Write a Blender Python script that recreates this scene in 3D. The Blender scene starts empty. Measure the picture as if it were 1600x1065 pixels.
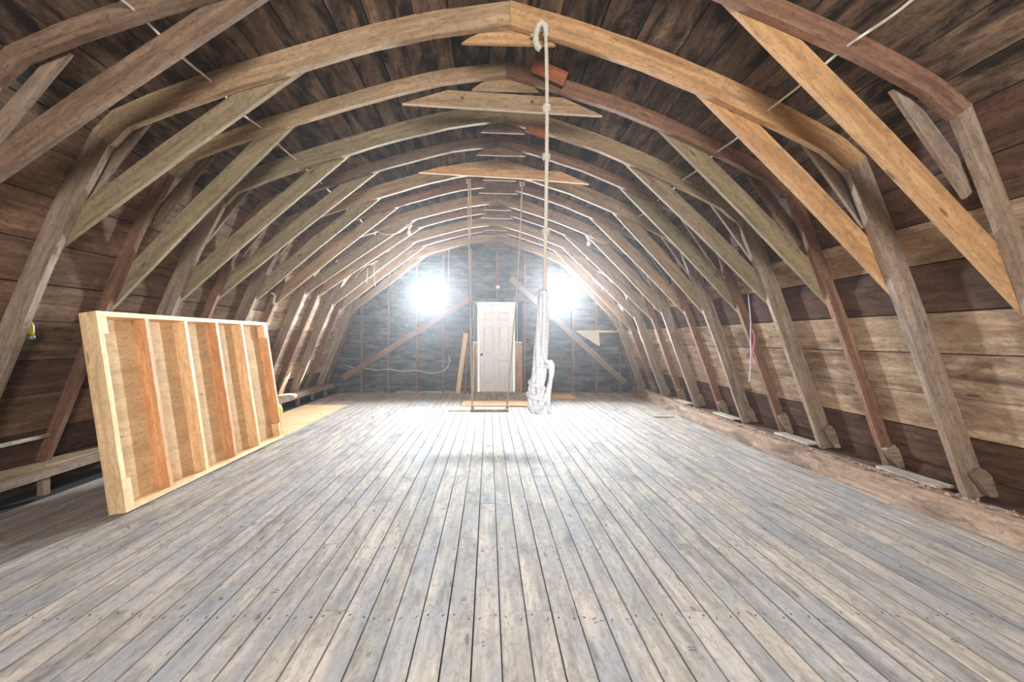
import bpy, bmesh, math, random
HAZE = 0.0036
from mathutils import Vector, noise

random.seed(7)
S = bpy.context.scene
COL = S.collection

# ------------------------------------------------------------------ camera
cam_d = bpy.data.cameras.new('camera')
cam = bpy.data.objects.new('camera', cam_d)
COL.objects.link(cam)
cam.location = (0, 0, 1.3)
cam.rotation_euler = (math.pi / 2, 0, 0)
cam_d.sensor_width = 36
cam_d.lens = 13.84
cam_d.shift_x = 0.0228
cam_d.shift_y = -0.0028
cam_d.clip_start = 0.02
S.camera = cam

# ------------------------------------------------------------------ sky, sun, daylight
S.view_settings.view_transform = 'Standard'
S.view_settings.look = 'None'
S.view_settings.gamma = 1
S.view_settings.use_curve_mapping = False
S.view_settings.exposure = 1.12

w = bpy.data.worlds.new('sky'); S.world = w
w.use_nodes = True
w.node_tree.nodes['Background'].inputs[0].default_value = (0.86, 0.93, 1.0, 1)
w.node_tree.nodes['Background'].inputs[1].default_value = 6.0

def lamp(name, kind, loc, direction, energy, color, size=None):
    d = bpy.data.lights.new(name, kind)
    d.energy = energy; d.color = color
    if size:
        d.shape = 'RECTANGLE'; d.size, d.size_y = size
    o = bpy.data.objects.new(name, d); COL.objects.link(o)
    o.location = loc
    o.rotation_euler = Vector(direction).to_track_quat('-Z', 'Y').to_euler()
    return o

sun = lamp('sun', 'SUN', (8, 16, 9), (-2.75, -2.35, -2.2), 60.0, (1.0, 0.9, 0.74))
sun.data.angle = 0.02
# daylight pouring in through the two far windows
lamp('daylight_window', 'AREA', (-1.39, 9.60, 2.32), (0, -1, 0.25), 800, (0.93, 0.97, 1.0), (0.60, 0.66))
lamp('daylight_window', 'AREA', (1.69, 9.60, 2.32), (0, -1, 0.25), 800, (0.93, 0.97, 1.0), (0.60, 0.66))
# daylight through the open loft door in the wall behind the camera
lamp('daylight_loft_door', 'AREA', (0.15, -1.78, 1.9), (0, 1, 0.0), 105, (1.0, 0.97, 0.93), (1.1, 1.1))

# ------------------------------------------------------------------ materials
def mat(name):
    m = bpy.data.materials.new(name); m.use_nodes = True
    nt = m.node_tree
    return m, nt, nt.nodes['Principled BSDF']

def plain(name, c, rough=0.6, metal=0.0):
    m, nt, b = mat(name)
    b.inputs['Base Color'].default_value = (*c, 1)
    b.inputs['Roughness'].default_value = rough
    b.inputs['Metallic'].default_value = metal
    n = nt.nodes.new('ShaderNodeTexNoise'); n.inputs['Scale'].default_value = 14; n.inputs['Detail'].default_value = 4
    mx = nt.nodes.new('ShaderNodeMixRGB'); mx.blend_type = 'MULTIPLY'; mx.inputs[0].default_value = 0.25
    mx.inputs[1].default_value = (*c, 1)
    tc = nt.nodes.new('ShaderNodeTexCoord')
    nt.links.new(tc.outputs['Object'], n.inputs['Vector'])
    nt.links.new(n.outputs['Fac'], mx.inputs[2])
    nt.links.new(mx.outputs[0], b.inputs['Base Color'])
    return m

def srgb(r, g, b):
    f = lambda c: (c / 255 / 12.92) if c / 255 <= 0.04045 else ((c / 255 + 0.055) / 1.055) ** 2.4
    return (f(r), f(g), f(b))

def wood(name, light, dark, tint=None, tint_amt=0.0, stain=(0.01, 0.008, 0.006), stain_lo=0.60, stain_hi=0.75,
         stain_amt=0.7, var=0.35, gs=26, rough=0.8, knots=0.06, nails=False, bump=0.25, patch=2.2):
    """wood on UV in metres: u runs along the grain, v across; each object has its own offset and shade"""
    m, nt, b = mat(name)
    N, L = nt.nodes.new, nt.links.new
    uv = N('ShaderNodeUVMap'); uv.uv_map = 'UVMap'
    oi = N('ShaderNodeObjectInfo')
    off = N('ShaderNodeVectorMath'); off.operation = 'MULTIPLY'
    cmb = N('ShaderNodeCombineXYZ')
    for i in range(3): L(oi.outputs['Random'], cmb.inputs[i])
    L(cmb.outputs[0], off.inputs[0]); off.inputs[1].default_value = (37.0, 91.0, 53.0)
    add = N('ShaderNodeVectorMath'); add.operation = 'ADD'
    L(uv.outputs[0], add.inputs[0]); L(off.outputs[0], add.inputs[1])
    def scaled(s):
        v = N('ShaderNodeVectorMath'); v.operation = 'MULTIPLY'
        L(add.outputs[0], v.inputs[0]); v.inputs[1].default_value = s
        return v.outputs[0]
    def noise_(s, det=6, dist=0.0, rgh=0.6):
        n = N('ShaderNodeTexNoise'); n.inputs['Scale'].default_value = 1
        n.inputs['Detail'].default_value = det; n.inputs['Distortion'].default_value = dist
        n.inputs['Roughness'].default_value = rgh
        L(scaled(s), n.inputs['Vector']); return n.outputs['Fac']
    def ramp(fac, stops):
        r = N('ShaderNodeValToRGB'); L(fac, r.inputs[0])
        e = r.color_ramp.elements
        e[0].position, e[0].color = stops[0][0], (*stops[0][1], 1)
        e[1].position, e[1].color = stops[-1][0], (*stops[-1][1], 1)
        for p, c in stops[1:-1]:
            x = e.new(p); x.color = (*c, 1)
        return r.outputs[0]
    def mix(fac, a, c, mode='MIX'):
        x = N('ShaderNodeMixRGB'); x.blend_type = mode
        if isinstance(fac, (int, float)): x.inputs[0].default_value = fac
        else: L(fac, x.inputs[0])
        for i, q in ((1, a), (2, c)):
            if isinstance(q, tuple): x.inputs[i].default_value = (*q, 1)
            else: L(q, x.inputs[i])
        return x.outputs[0]
    def mul(a, k):
        x = N('ShaderNodeMath'); x.operation = 'MULTIPLY'
        L(a, x.inputs[0])
        if isinstance(k, (int, float)): x.inputs[1].default_value = k
        else: L(k, x.inputs[1])
        return x.outputs[0]
    grain = noise_((1.6, gs, 0), 8, 0.4)
    fine = noise_((6, gs * 4.5, 0), 4)
    g = ramp(grain, [(0.32, dark), (0.66, light)])
    if tint:
        pt = noise_((patch * 0.5, patch * 1.6, 3.1), 4, 0.3)
        f = ramp(pt, [(0.42, (0, 0, 0)), (0.62, (1, 1, 1))])
        g = mix(mul(f, tint_amt), g, tint)
    g = mix(mul(ramp(fine, [(0.35, (1, 1, 1)), (0.55, (0, 0, 0))]), 0.28), g, dark)
    spk = noise_((22, 40, 5.5), 5, 0.6, 0.7)
    g = mix(mul(ramp(spk, [(0.50, (0, 0, 0)), (0.62, (1, 1, 1))]), 0.55), g, tuple(c * 0.7 for c in dark))
    med = noise_((3.2, 11, 1.5), 6, 0.8, 0.7)
    g = mix(mul(ramp(med, [(0.50, (0, 0, 0)), (0.68, (1, 1, 1))]), 0.5), g, tuple(c * 0.6 for c in dark))
    # blotchy stains
    st = noise_((patch * 0.8, patch * 2.4, 7.7), 7, 0.5, 0.68)
    sf = mul(ramp(st, [(stain_lo, (0, 0, 0)), (stain_hi, (1, 1, 1))]), stain_amt)
    g = mix(sf, g, stain)
    if knots:
        v = N('ShaderNodeTexVoronoi'); v.inputs['Scale'].default_value = 1
        L(scaled((2.1, 7.0, 0)), v.inputs['Vector'])
        kf = ramp(v.outputs['Distance'], [(knots, (1, 1, 1)), (knots * 1.7, (0, 0, 0))])
        g = mix(mul(kf, 0.75), g, tuple(c * 0.35 for c in dark))
    # whole-board shade
    lo = 1.0 - var
    sh = ramp(oi.outputs['Random'], [(0.0, (lo, lo, lo * 0.97)), (0.35, (1 - var * .35, 1 - var * .38, 1 - var * .42)), (0.7, (1, 1, 1)), (1.0, (1 - var * .6, 1 - var * .62, 1 - var * .65))])
    g = mix(1.0, g, sh, 'MULTIPLY')
    if nails:
        geo = N('ShaderNodeNewGeometry'); sp = N('ShaderNodeSeparateXYZ'); L(geo.outputs['Position'], sp.inputs[0])
        su = N('ShaderNodeSeparateXYZ'); L(uv.outputs[0], su.inputs[0])
        def M(op, a, b_=None):
            x = N('ShaderNodeMath'); x.operation = op
            for i, q in ((0, a), (1, b_)):
                if q is None: continue
                if isinstance(q, (int, float)): x.inputs[i].default_value = q
                else: L(q, x.inputs[i])
            return x.outputs[0]
        jit = noise_((1.5, 30, 0), 0)
        yy = M('ADD', sp.outputs[1], M('MULTIPLY', jit, 0.10))
        fy = M('ABSOLUTE', M('SUBTRACT', M('FRACT', M('DIVIDE', M('ADD', yy, 10 * 0.61 - 0.05 - 0.2945 - 0.02), 0.61)), 0.5))
        dy = M('MULTIPLY', fy, 0.61)
        dv = M('ABSOLUTE', M('SUBTRACT', M('ABSOLUTE', M('SUBTRACT', su.outputs[1], 0.061)), 0.036))
        d = M('SQRT', M('ADD', M('MULTIPLY', dy, dy), M('MULTIPLY', dv, dv)))
        ed = M('SUBTRACT', 0.0595, M('ABSOLUTE', M('SUBTRACT', su.outputs[1], 0.0595)))
        edn = M('ADD', ed, M('MULTIPLY', M('SUBTRACT', noise_((5, 3, 2.2), 4), 0.5), 0.012))
        g = mix(mul(ramp(edn, [(0.0015, (1, 1, 1)), (0.0045, (0, 0, 0))]), 0.5), g, (0.03, 0.025, 0.022))
        nf = ramp(d, [(0.004, (1, 1, 1)), (0.0075, (0, 0, 0))])
        g = mix(mul(nf, 0.85), g, (0.02, 0.016, 0.014))
    L(g, b.inputs['Base Color'])
    b.inputs['Roughness'].default_value = rough
    b.inputs['Specular IOR Level'].default_value = 0.3
    bp = N('ShaderNodeBump'); bp.inputs['Strength'].default_value = bump; bp.inputs['Distance'].default_value = 0.01
    L(grain, bp.inputs['Height']); L(bp.outputs[0], b.inputs['Normal'])
    return m

M_ROOF = wood('roof_plank_wood', srgb(150, 124, 100), srgb(72, 58, 48), tint=srgb(104, 82, 70), tint_amt=0.6,
              stain=srgb(22, 19, 18), stain_lo=0.45, stain_hi=0.60, stain_amt=0.9, var=0.45, gs=14, patch=2.6, knots=0.05)
M_WALLR = wood('wall_plank_wood', srgb(222, 196, 166), srgb(150, 122, 98), tint=srgb(156, 116, 88), tint_amt=0.45,
               stain=srgb(70, 50, 38), stain_lo=0.48, stain_hi=0.66, stain_amt=0.65, var=0.25, gs=16)
M_WALLD = wood('dark_wall_plank_wood', srgb(126, 92, 72), srgb(66, 46, 38), tint=srgb(98, 74, 62), tint_amt=0.5,
               stain=srgb(30, 22, 20), stain_lo=0.5, stain_hi=0.75, stain_amt=0.7, var=0.3, gs=16)
M_WALLL = wood('brown_wall_plank_wood', srgb(166, 132, 104), srgb(98, 74, 58), tint=srgb(128, 94, 72), tint_amt=0.5,
               stain=srgb(40, 28, 24), stain_lo=0.52, stain_hi=0.76, stain_amt=0.6, var=0.4, gs=16)
M_FRAME = wood('weathered_frame_wood', srgb(196, 164, 128), srgb(136, 108, 82), tint=srgb(150, 136, 104), tint_amt=0.55,
               stain=srgb(78, 62, 50), stain_lo=0.58, stain_hi=0.78, stain_amt=0.6, var=0.25, gs=22)
M_FRAMEG = wood('greenish_frame_wood', srgb(176, 156, 124), srgb(120, 102, 78), tint=srgb(138, 128, 96), tint_amt=0.55,
               stain=srgb(74, 66, 50), stain_lo=0.58, stain_hi=0.78, stain_amt=0.6, var=0.2, gs=22)
M_FRAMEO = wood('golden_frame_wood', srgb(214, 172, 124), srgb(160, 120, 82), tint=srgb(190, 142, 94), tint_amt=0.5,
               stain=srgb(110, 76, 50), stain_lo=0.60, stain_hi=0.8, stain_amt=0.5, var=0.12, gs=22)
M_FRAMEW = wood('grey_frame_wood', srgb(186, 168, 150), srgb(122, 104, 90), tint=srgb(146, 118, 92), tint_amt=0.6,
               stain=srgb(72, 58, 48), stain_lo=0.56, stain_hi=0.78, stain_amt=0.6, var=0.15, gs=22)
M_FRAMED = wood('dark_brown_frame_wood', srgb(150, 122, 98), srgb(92, 72, 58), tint=srgb(112, 92, 76), tint_amt=0.5,
                stain=srgb(48, 36, 30), stain_lo=0.56, stain_hi=0.76, stain_amt=0.6, var=0.15, gs=22)
M_FRAMER = wood('reddish_frame_wood', srgb(164, 126, 102), srgb(106, 76, 60), tint=srgb(136, 96, 74), tint_amt=0.5,
                stain=srgb(60, 38, 28), stain_lo=0.58, stain_hi=0.78, stain_amt=0.5, var=0.25, gs=22)
M_FLOOR = wood('worn_floorboard_wood', srgb(208, 194, 180), srgb(156, 146, 136), tint=srgb(150, 152, 158), tint_amt=0.8,
               stain=srgb(84, 78, 76), stain_lo=0.52, stain_hi=0.66, stain_amt=0.5, var=0.14, gs=22, knots=0.05,
               nails=True, rough=0.78, patch=2.4, bump=0.15)
M_SILL = wood('sill_beam_wood', srgb(206, 180, 156), srgb(132, 108, 92), tint=srgb(168, 136, 112), tint_amt=0.6,
              stain=srgb(60, 46, 40), stain_lo=0.48, stain_hi=0.64, stain_amt=0.7, var=0.1, gs=14, knots=0.0)
M_DUST = wood('dusty_grey_board_wood', srgb(206, 194, 180), srgb(140, 126, 112), stain=srgb(84, 70, 60), stain_amt=0.6, var=0.2, gs=20)
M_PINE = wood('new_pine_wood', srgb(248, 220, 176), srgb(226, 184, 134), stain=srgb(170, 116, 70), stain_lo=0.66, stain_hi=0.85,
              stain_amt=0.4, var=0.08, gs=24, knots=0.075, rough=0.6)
M_PINER = wood('red_pine_wood', srgb(228, 178, 130), srgb(194, 136, 92), stain=srgb(130, 74, 44), stain_lo=0.66, stain_hi=0.85,
               stain_amt=0.4, var=0.12, gs=24, knots=0.075, rough=0.6)
M_PLY = wood('plywood', srgb(240, 210, 166), srgb(216, 178, 132), tint=srgb(226, 188, 144), tint_amt=0.5, stain=srgb(150, 104, 64),
             stain_lo=0.62, stain_hi=0.85, stain_amt=0.4, var=0.1, gs=9, knots=0.05, rough=0.65)
M_OSB = wood('strand_board', srgb(224, 184, 140), srgb(178, 134, 96), stain=srgb(120, 80, 52), stain_amt=0.5, var=0.1, gs=30)
M_END = wood('end_wall_board_wood', srgb(136, 130, 128), srgb(62, 60, 60), tint=srgb(126, 104, 92), tint_amt=0.6,
             stain=srgb(24, 26, 30), stain_lo=0.44, stain_hi=0.6, stain_amt=0.8, var=0.3, gs=14, patch=3.5, knots=0)
M_REDBLK = wood('red_block_wood', srgb(196, 120, 80), srgb(146, 80, 50), var=0.1, stain_amt=0.2)
M_BACK = plain('black_sheathing_felt', (0.012, 0.010, 0.009), 0.95)
M_UNDER = plain('dark_subfloor', (0.02, 0.017, 0.015), 0.95)
M_DOOR = plain('white_door_paint', srgb(244, 248, 255), 0.45)
M_TRIM = plain('white_trim_paint', srgb(232, 232, 232), 0.5)
M_ROPE = plain('pale_rope_fibre', srgb(204, 196, 178), 0.85)
M_ROPEW = plain('white_rope_fibre', srgb(222, 224, 228), 0.85)
M_ROPET = plain('tan_rope_fibre', srgb(196, 180, 154), 0.85)
M_WIRE = plain('white_cable_sheath', srgb(226, 220, 206), 0.5)
M_STEEL = plain('dull_steel', (0.35, 0.34, 0.32), 0.4, 0.9)
M_BRASS = plain('dark_bronze', (0.16, 0.11, 0.06), 0.35, 0.9)
M_PORC = plain('white_porcelain', (0.8, 0.8, 0.78), 0.25)
M_YEL = plain('yellow_plastic', srgb(236, 214, 70), 0.4)
M_GREEN = plain('grey_green_plastic', srgb(120, 146, 128), 0.4)
M_PINK = plain('pink_ribbon', srgb(236, 150, 196), 0.6)
M_PAPER = plain('pale_paper', srgb(220, 214, 200), 0.8)

def glass_mat(name, frost):
    m, nt, b = mat(name)
    N, L = nt.nodes.new, nt.links.new
    tr = N('ShaderNodeBsdfTransparent'); tr.inputs[0].default_value = (0.95, 0.98, 1, 1)
    gl = N('ShaderNodeBsdfGlossy'); gl.inputs['Roughness'].default_value = frost
    mx = N('ShaderNodeMixShader'); mx.inputs[0].default_value = 0.07
    L(tr.outputs[0], mx.inputs[1]); L(gl.outputs[0], mx.inputs[2])
    L(mx.outputs[0], nt.nodes['Material Output'].inputs['Surface'])
    return m
M_GLASS = glass_mat('window_glass', 0.02)
m, nt, b = mat('bulb_glass')
b.inputs['Base Color'].default_value = (0.92, 0.93, 0.95, 1); b.inputs['Roughness'].default_value = 0.12
M_BULB = m

# ------------------------------------------------------------------ mesh helpers
class MB:
    def __init__(s): s.v, s.f, s.uv = [], [], []
    def face(s, pts, uvs):
        i = len(s.v); s.v += [tuple(p) for p in pts]
        s.f.append(tuple(range(i, i + len(pts)))); s.uv += uvs
    def prism_strip(s, A, B, C, D, us, w1, w2):
        """four rails A,B,C,D (lists of points) forming a closed rectangular tube"""
        rails = [A, B, C, D]; ws = [0, w1, w1 + w2, 2 * w1 + w2, 2 * w1 + 2 * w2]
        n = len(A)
        base = len(s.v)
        for r in rails: s.v += [tuple(p) for p in r]
        for q in range(4):
            a, b_ = q * n, ((q + 1) % 4) * n
            for i in range(n - 1):
                s.f.append((base + a + i, base + a + i + 1, base + b_ + i + 1, base + b_ + i))
                s.uv += [(us[i], ws[q]), (us[i + 1], ws[q]), (us[i + 1], ws[q + 1]), (us[i], ws[q + 1])]
        for i, rev in ((0, True), (n - 1, False)):
            idx = [base + q * n + i for q in range(4)]
            uvs = [(us[i], 0), (us[i], w1), (us[i] + .02, w1), (us[i] + .02, 0)]
            if rev: idx = idx[::-1]; uvs = uvs[::-1]
            s.f.append(tuple(idx)); s.uv += uvs
    def bar(s, p0, p1, w_, t_, side=None, segs=1, wob=0.0, seed=0, vofs=0.0):
        """board from p0 to p1; w_ measured along `side`, t_ along the third axis, centred on the line"""
        p0, p1 = Vector(p0), Vector(p1)
        d = (p1 - p0); Ln = d.length; d.normalize()
        if side is None: side = Vector((0, 0, 1)) if abs(d.z) < 0.9 else Vector((1, 0, 0))
        side = Vector(side); side = (side - d * side.dot(d)).normalized()
        th = d.cross(side).normalized()
        R = [[], [], [], []]; us = []
        for i in range(segs + 1):
            u = Ln * i / segs; c = p0 + d * u; us.append(u)
            o = [0] * 4
            if wob:
                o = [wob * noise.noise(Vector((u * 3.1 + seed, q * 5.3, seed * 1.7))) * 2 for q in range(4)]
            R[0].append(c - side * (w_ / 2 + o[0]) - th * t_ / 2)
            R[1].append(c + side * (w_ / 2 + o[1]) - th * t_ / 2)
            R[2].append(c + side * (w_ / 2 + o[2] * .6) + th * t_ / 2)
            R[3].append(c - side * (w_ / 2 + o[3] * .6) + th * t_ / 2)
        s.prism_strip(R[0], R[1], R[2], R[3], us, w_, t_)
        return s
    def box(s, lo, hi):
        """box with the grain along its longest side"""
        lo, hi = Vector(lo), Vector(hi); c = (lo + hi) / 2; e = hi - lo
        ax = max(range(3), key=lambda i: e[i])
        d = Vector([1 if i == ax else 0 for i in range(3)])
        o = [i for i in range(3) if i != ax]
        big = o[0] if e[o[0]] >= e[o[1]] else o[1]; sm = o[1] if big == o[0] else o[0]
        sd = Vector([1 if i == big else 0 for i in range(3)])
        s.bar(c - d * e[ax] / 2, c + d * e[ax] / 2, e[big], e[sm], sd)
        return s
    def plate(s, poly, y0, y1, grain=(1, 0)):
        """polygon in XZ extruded from y0 to y1"""
        gx, gz = grain; l = math.hypot(gx, gz); gx /= l; gz /= l
        uv = lambda p: (p[0] * gx + p[1] * gz, -p[0] * gz + p[1] * gx)
        n = len(poly)
        s.face([(x, y0, z) for x, z in poly], [uv(p) for p in poly])
        s.face([(x, y1, z) for x, z in poly[::-1]], [uv(p) for p in poly[::-1]])
        for i in range(n):
            a, b_ = poly[i], poly[(i + 1) % n]
            ua, ub = uv(a)[0], uv(b_)[0]
            if abs(ua - ub) < 0.01: ub = ua + 0.02
            s.face([(a[0], y0, a[1]), (a[0], y1, a[1]), (b_[0], y1, b_[1]), (b_[0], y0, b_[1])],
                   [(ua, 0), (ua, y1 - y0), (ub, y1 - y0), (ub, 0)])
        return s
    def tube(s, pts, r, n=6, caps=True):
        pts = [Vector(p) for p in pts]; base = len(s.v); prev = None
        rr = r if isinstance(r, (list, tuple)) else [r] * len(pts)
        u = 0
        us = []
        for i, p in enumerate(pts):
            t = (pts[min(i + 1, len(pts) - 1)] - pts[max(i - 1, 0)]).normalized()
            if prev is None:
                prev = t.orthogonal().normalized()
            a = (prev - t * prev.dot(t)).normalized(); prev = a
            b_ = t.cross(a)
            for k in range(n):
                an = 2 * math.pi * k / n
                s.v.append(tuple(p + (a * math.cos(an) + b_ * math.sin(an)) * rr[i]))
            if i: u += (p - pts[i - 1]).length
            us.append(u)
        for i in range(len(pts) - 1):
            for k in range(n):
                k2 = (k + 1) % n
                s.f.append((base + i * n + k, base + i * n + k2, base + (i + 1) * n + k2, base + (i + 1) * n + k))
                s.uv += [(us[i], k * .01), (us[i], k * .01 + .01), (us[i + 1], k * .01 + .01), (us[i + 1], k * .01)]
        if caps:
            for i, rev in ((0, True), (len(pts) - 1, False)):
                idx = [base + i * n + k for k in range(n)]
                if rev: idx = idx[::-1]
                s.f.append(tuple(idx)); s.uv += [(us[i], 0)] * n
        return s
    def lathe(s, prof, c, axis=(0, 0, 1), n=16):
        """prof: (radius, height) list, along axis from c"""
        ax = Vector(axis).normalized(); a = ax.orthogonal().normalized(); b_ = ax.cross(a); c = Vector(c)
        base = len(s.v)
        for r, h in prof:
            for k in range(n):
                an = 2 * math.pi * k / n
                s.v.append(tuple(c + ax * h + (a * math.cos(an) + b_ * math.sin(an)) * max(r, 1e-4)))
        for i in range(len(prof) - 1):
            for k in range(n):
                k2 = (k + 1) % n
                s.f.append((base + i * n + k, base + i * n + k2, base + (i + 1) * n + k2, base + (i + 1) * n + k)); s.uv += [(0, 0)] * 4
        for i, rev in ((0, True), (len(prof) - 1, False)):
            idx = [base + i * n + k for k in range(n)]
            if rev: idx = idx[::-1]
            s.f.append(tuple(idx)); s.uv += [(0, 0)] * n
        return s
    def build(s, name, material, parent=None, smooth=False, origin=None):
        me = bpy.data.meshes.new(name)
        V = s.v
        if origin is not None: V = [(x - origin[0], y - origin[1], z - origin[2]) for x, y, z in V]
        me.from_pydata(V, [], s.f)
        ul = me.uv_layers.new(name='UVMap')
        ul.data.foreach_set('uv', [c for p in s.uv for c in p])
        me.materials.append(material)
        if smooth: me.polygons.foreach_set('use_smooth', [True] * len(me.polygons))
        me.update()
        bm = bmesh.new(); bm.from_mesh(me); bmesh.ops.recalc_face_normals(bm, faces=bm.faces); bm.to_mesh(me); bm.free()
        o = bpy.data.objects.new(name, me); COL.objects.link(o)
        if origin is not None: o.location = origin
        if parent: o.parent = parent
        return o

def tag(o, label, cat, group=None):
    o['label'] = label; o['category'] = cat
    if group: o['group'] = group
    return o
def thing(name, label, cat, loc=(0, 0, 0), group=None):
    o = bpy.data.objects.new(name, None); COL.objects.link(o); o.location = loc; o.empty_display_size = 0.1
    return tag(o, label, cat, group)
def part(mb, name, m, root, smooth=False):
    """mesh written in world coordinates, parented to a thing that sits at root.location"""
    return mb.build(name, m, root, smooth, None) if root is None else _part(mb, name, m, root, smooth)
def _part(mb, name, m, root, smooth):
    base = Vector(root.location); r = root.parent
    while r: base += Vector(r.location); r = r.parent
    mb.v = [(x - base[0], y - base[1], z - base[2]) for x, y, z in mb.v]
    return mb.build(name, m, root, smooth)
def struct(o): o['kind'] = 'structure'; return o

# ------------------------------------------------------------------ the profile of the loft (outer edge of the frames)
RIDGE = (0.15, 3.68)
RIGHT = [RIDGE, (0.62, 3.54), (1.15, 3.36), (1.65, 3.15), (2.10, 2.94), (2.46, 2.75), (2.66, 2.58), (2.90, 1.97), (3.09, 1.46), (3.30, 0.86), (3.53, 0.20)]
LEFT = [RIDGE, (-0.44, 3.60), (-0.82, 3.51), (-1.19, 3.41), (-1.85, 3.21), (-2.30, 3.06), (-2.64, 2.92), (-2.80, 2.76), (-3.08, 2.25), (-3.41, 1.48), (-3.64, 0.90), (-3.90, 0.25)]
KR, KL = 6, 7          # index of the knuckle
Y0, Y1 = -1.80, 9.44   # inside faces of the end walls
SP = 0.61
def YK(k): return 2.77 + SP * k

def offset(P, dist, side):
    """offset the polyline towards the room (dist>0); side=+1 right, -1 left"""
    out = []
    for i, p in enumerate(P):
        ns = []
        for a, b_ in ((i - 1, i), (i, i + 1)):
            if a < 0 or b_ >= len(P): continue
            dx, dz = P[b_][0] - P[a][0], P[b_][1] - P[a][1]; l = math.hypot(dx, dz)
            ns.append((-dz / l * -side * 1.0, dx / l * -side * 1.0))
        nx, nz = sum(n[0] for n in ns), sum(n[1] for n in ns); l = math.hypot(nx, nz); nx /= l; nz /= l
        c = nx * ns[0][0] + nz * ns[0][1]
        out.append((p[0] + nx * dist / c, p[1] + nz * dist / c))
    # keep the ridge joint vertical
    if dist: out[0] = (P[0][0], out[0][1])
    return out

def xlimit(z, side):
    P = RIGHT if side > 0 else LEFT
    if z >= P[0][1]: return P[0][0]
    for i in range(len(P) - 1):
        z0, z1 = P[i][1], P[i + 1][1]
        if z1 <= z <= z0:
            t = (z0 - z) / (z0 - z1); return P[i][0] + t * (P[i + 1][0] - P[i][0])
    dx, dz = P[-1][0] - P[-2][0], P[-1][1] - P[-2][1]
    return P[-1][0] + dx / dz * (z - P[-1][1])

# ------------------------------------------------------------------ shell: felt behind the boards, with the boards as parts
def shell(name, P, side, y0, y1):
    a = offset(P, -0.028, side); b_ = offset(P, -0.10, side)
    if P[0] == RIDGE: pass
    mb = MB()
    for i in range(len(P) - 1):
        mb.plate([a[i], a[i + 1], b_[i + 1], b_[i]], y0, y1)
    o = mb.build(name, M_BACK); struct(o); return o

def extend(P, dz=0.30):
    dx, dzz = P[-1][0] - P[-2][0], P[-1][1] - P[-2][1]
    return P + [(P[-1][0] - dx / dzz * dz, P[-1][1] - dz)]

R_ALL, L_ALL = extend(RIGHT, .26), extend(LEFT, .31)
mb = MB()
for P, sd in ((RIGHT[:KR + 1], 1), (LEFT[:KL + 1], -1)):
    a = offset(P, -0.028, sd); b_ = offset(P, -0.10, sd)
    a[0] = (RIDGE[0], a[0][1]); b_[0] = (RIDGE[0], b_[0][1])
    for i in range(len(P) - 1):
        mb.plate([a[i], a[i + 1], b_[i + 1], b_[i]], Y0 - .1, Y1 + .12)
ceiling = struct(mb.build('ceiling', M_BACK))
wall_right = shell('wall_right', R_ALL[KR:], 1, Y0 - .1, Y1 + .12); 
wall_left = shell('wall_left', L_ALL[KL:], -1, Y0 - .1, Y1 + .12)

def walk(P):
    S_ = [0]
    for i in range(len(P) - 1): S_.append(S_[-1] + math.hypot(P[i + 1][0] - P[i][0], P[i + 1][1] - P[i][1]))
    def at(s):
        s = max(0, min(s, S_[-1]))
        for i in range(len(P) - 1):
            if s <= S_[i + 1] + 1e-9:
                t = (s - S_[i]) / (S_[i + 1] - S_[i]); return (P[i][0] + t * (P[i + 1][0] - P[i][0]), P[i][1] + t * (P[i + 1][1] - P[i][1]))
    return S_[-1], at

CUR = {'y': 0}
def plank_rows(P, side, parent, widths, picker, cuts_seed):
    rnd = random.Random(cuts_seed)
    total, at = walk(P)
    s = 0.0; row = 0
    sc = total / sum(widths)
    for w_ in widths:
        w_ *= sc
        a, b_ = at(s + 0.002), at(s + w_ - rnd.choice([0.004, 0.006, 0.010]))
        c = ((a[0] + b_[0]) / 2, (a[1] + b_[1]) / 2)
        dx, dz = b_[0] - a[0], b_[1] - a[1]; l = math.hypot(dx, dz)
        nx, nz = (dz / l * side, -dx / l * side)      # outward
        if nx * side < 0 and nz < 0: nx, nz = -nx, -nz
        proud = rnd.uniform(0.0, 0.004)
        # joints fall on frames
        ks = [-8]; k = -8 + rnd.choice([3, 5, 6])
        while k < 11: ks.append(k); k += rnd.choice([4, 5, 6, 7])
        if len(ks) > 1 and 11 - ks[-1] < 2: ks.pop()
        ys = [max(Y0, YK(k) + 0.022) for k in ks] + [Y1]
        for i in range(len(ys) - 1):
            ya, yb = ys[i] + 0.0015, ys[i + 1] - 0.0015
            off_ = 0.011 - proud
            CUR['y'] = ya
            o = (c[0] + nx * off_, 0, c[1] + nz * off_)
            mbp = MB().bar((0, ya, 0), (0, yb, 0), l, 0.022, (dx / l, 0, dz / l))
            if rnd.random() < .5: mbp.v = [(x, y, z) for x, y, z in mbp.v]
            mbp.v = [(x + o[0], y, z + o[2]) for x, y, z in mbp.v]
            mbp.build('plank', picker(row, i, rnd), parent, False, ((o[0], (ya + yb) / 2, o[2])))
        s += w_; row += 1

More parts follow.
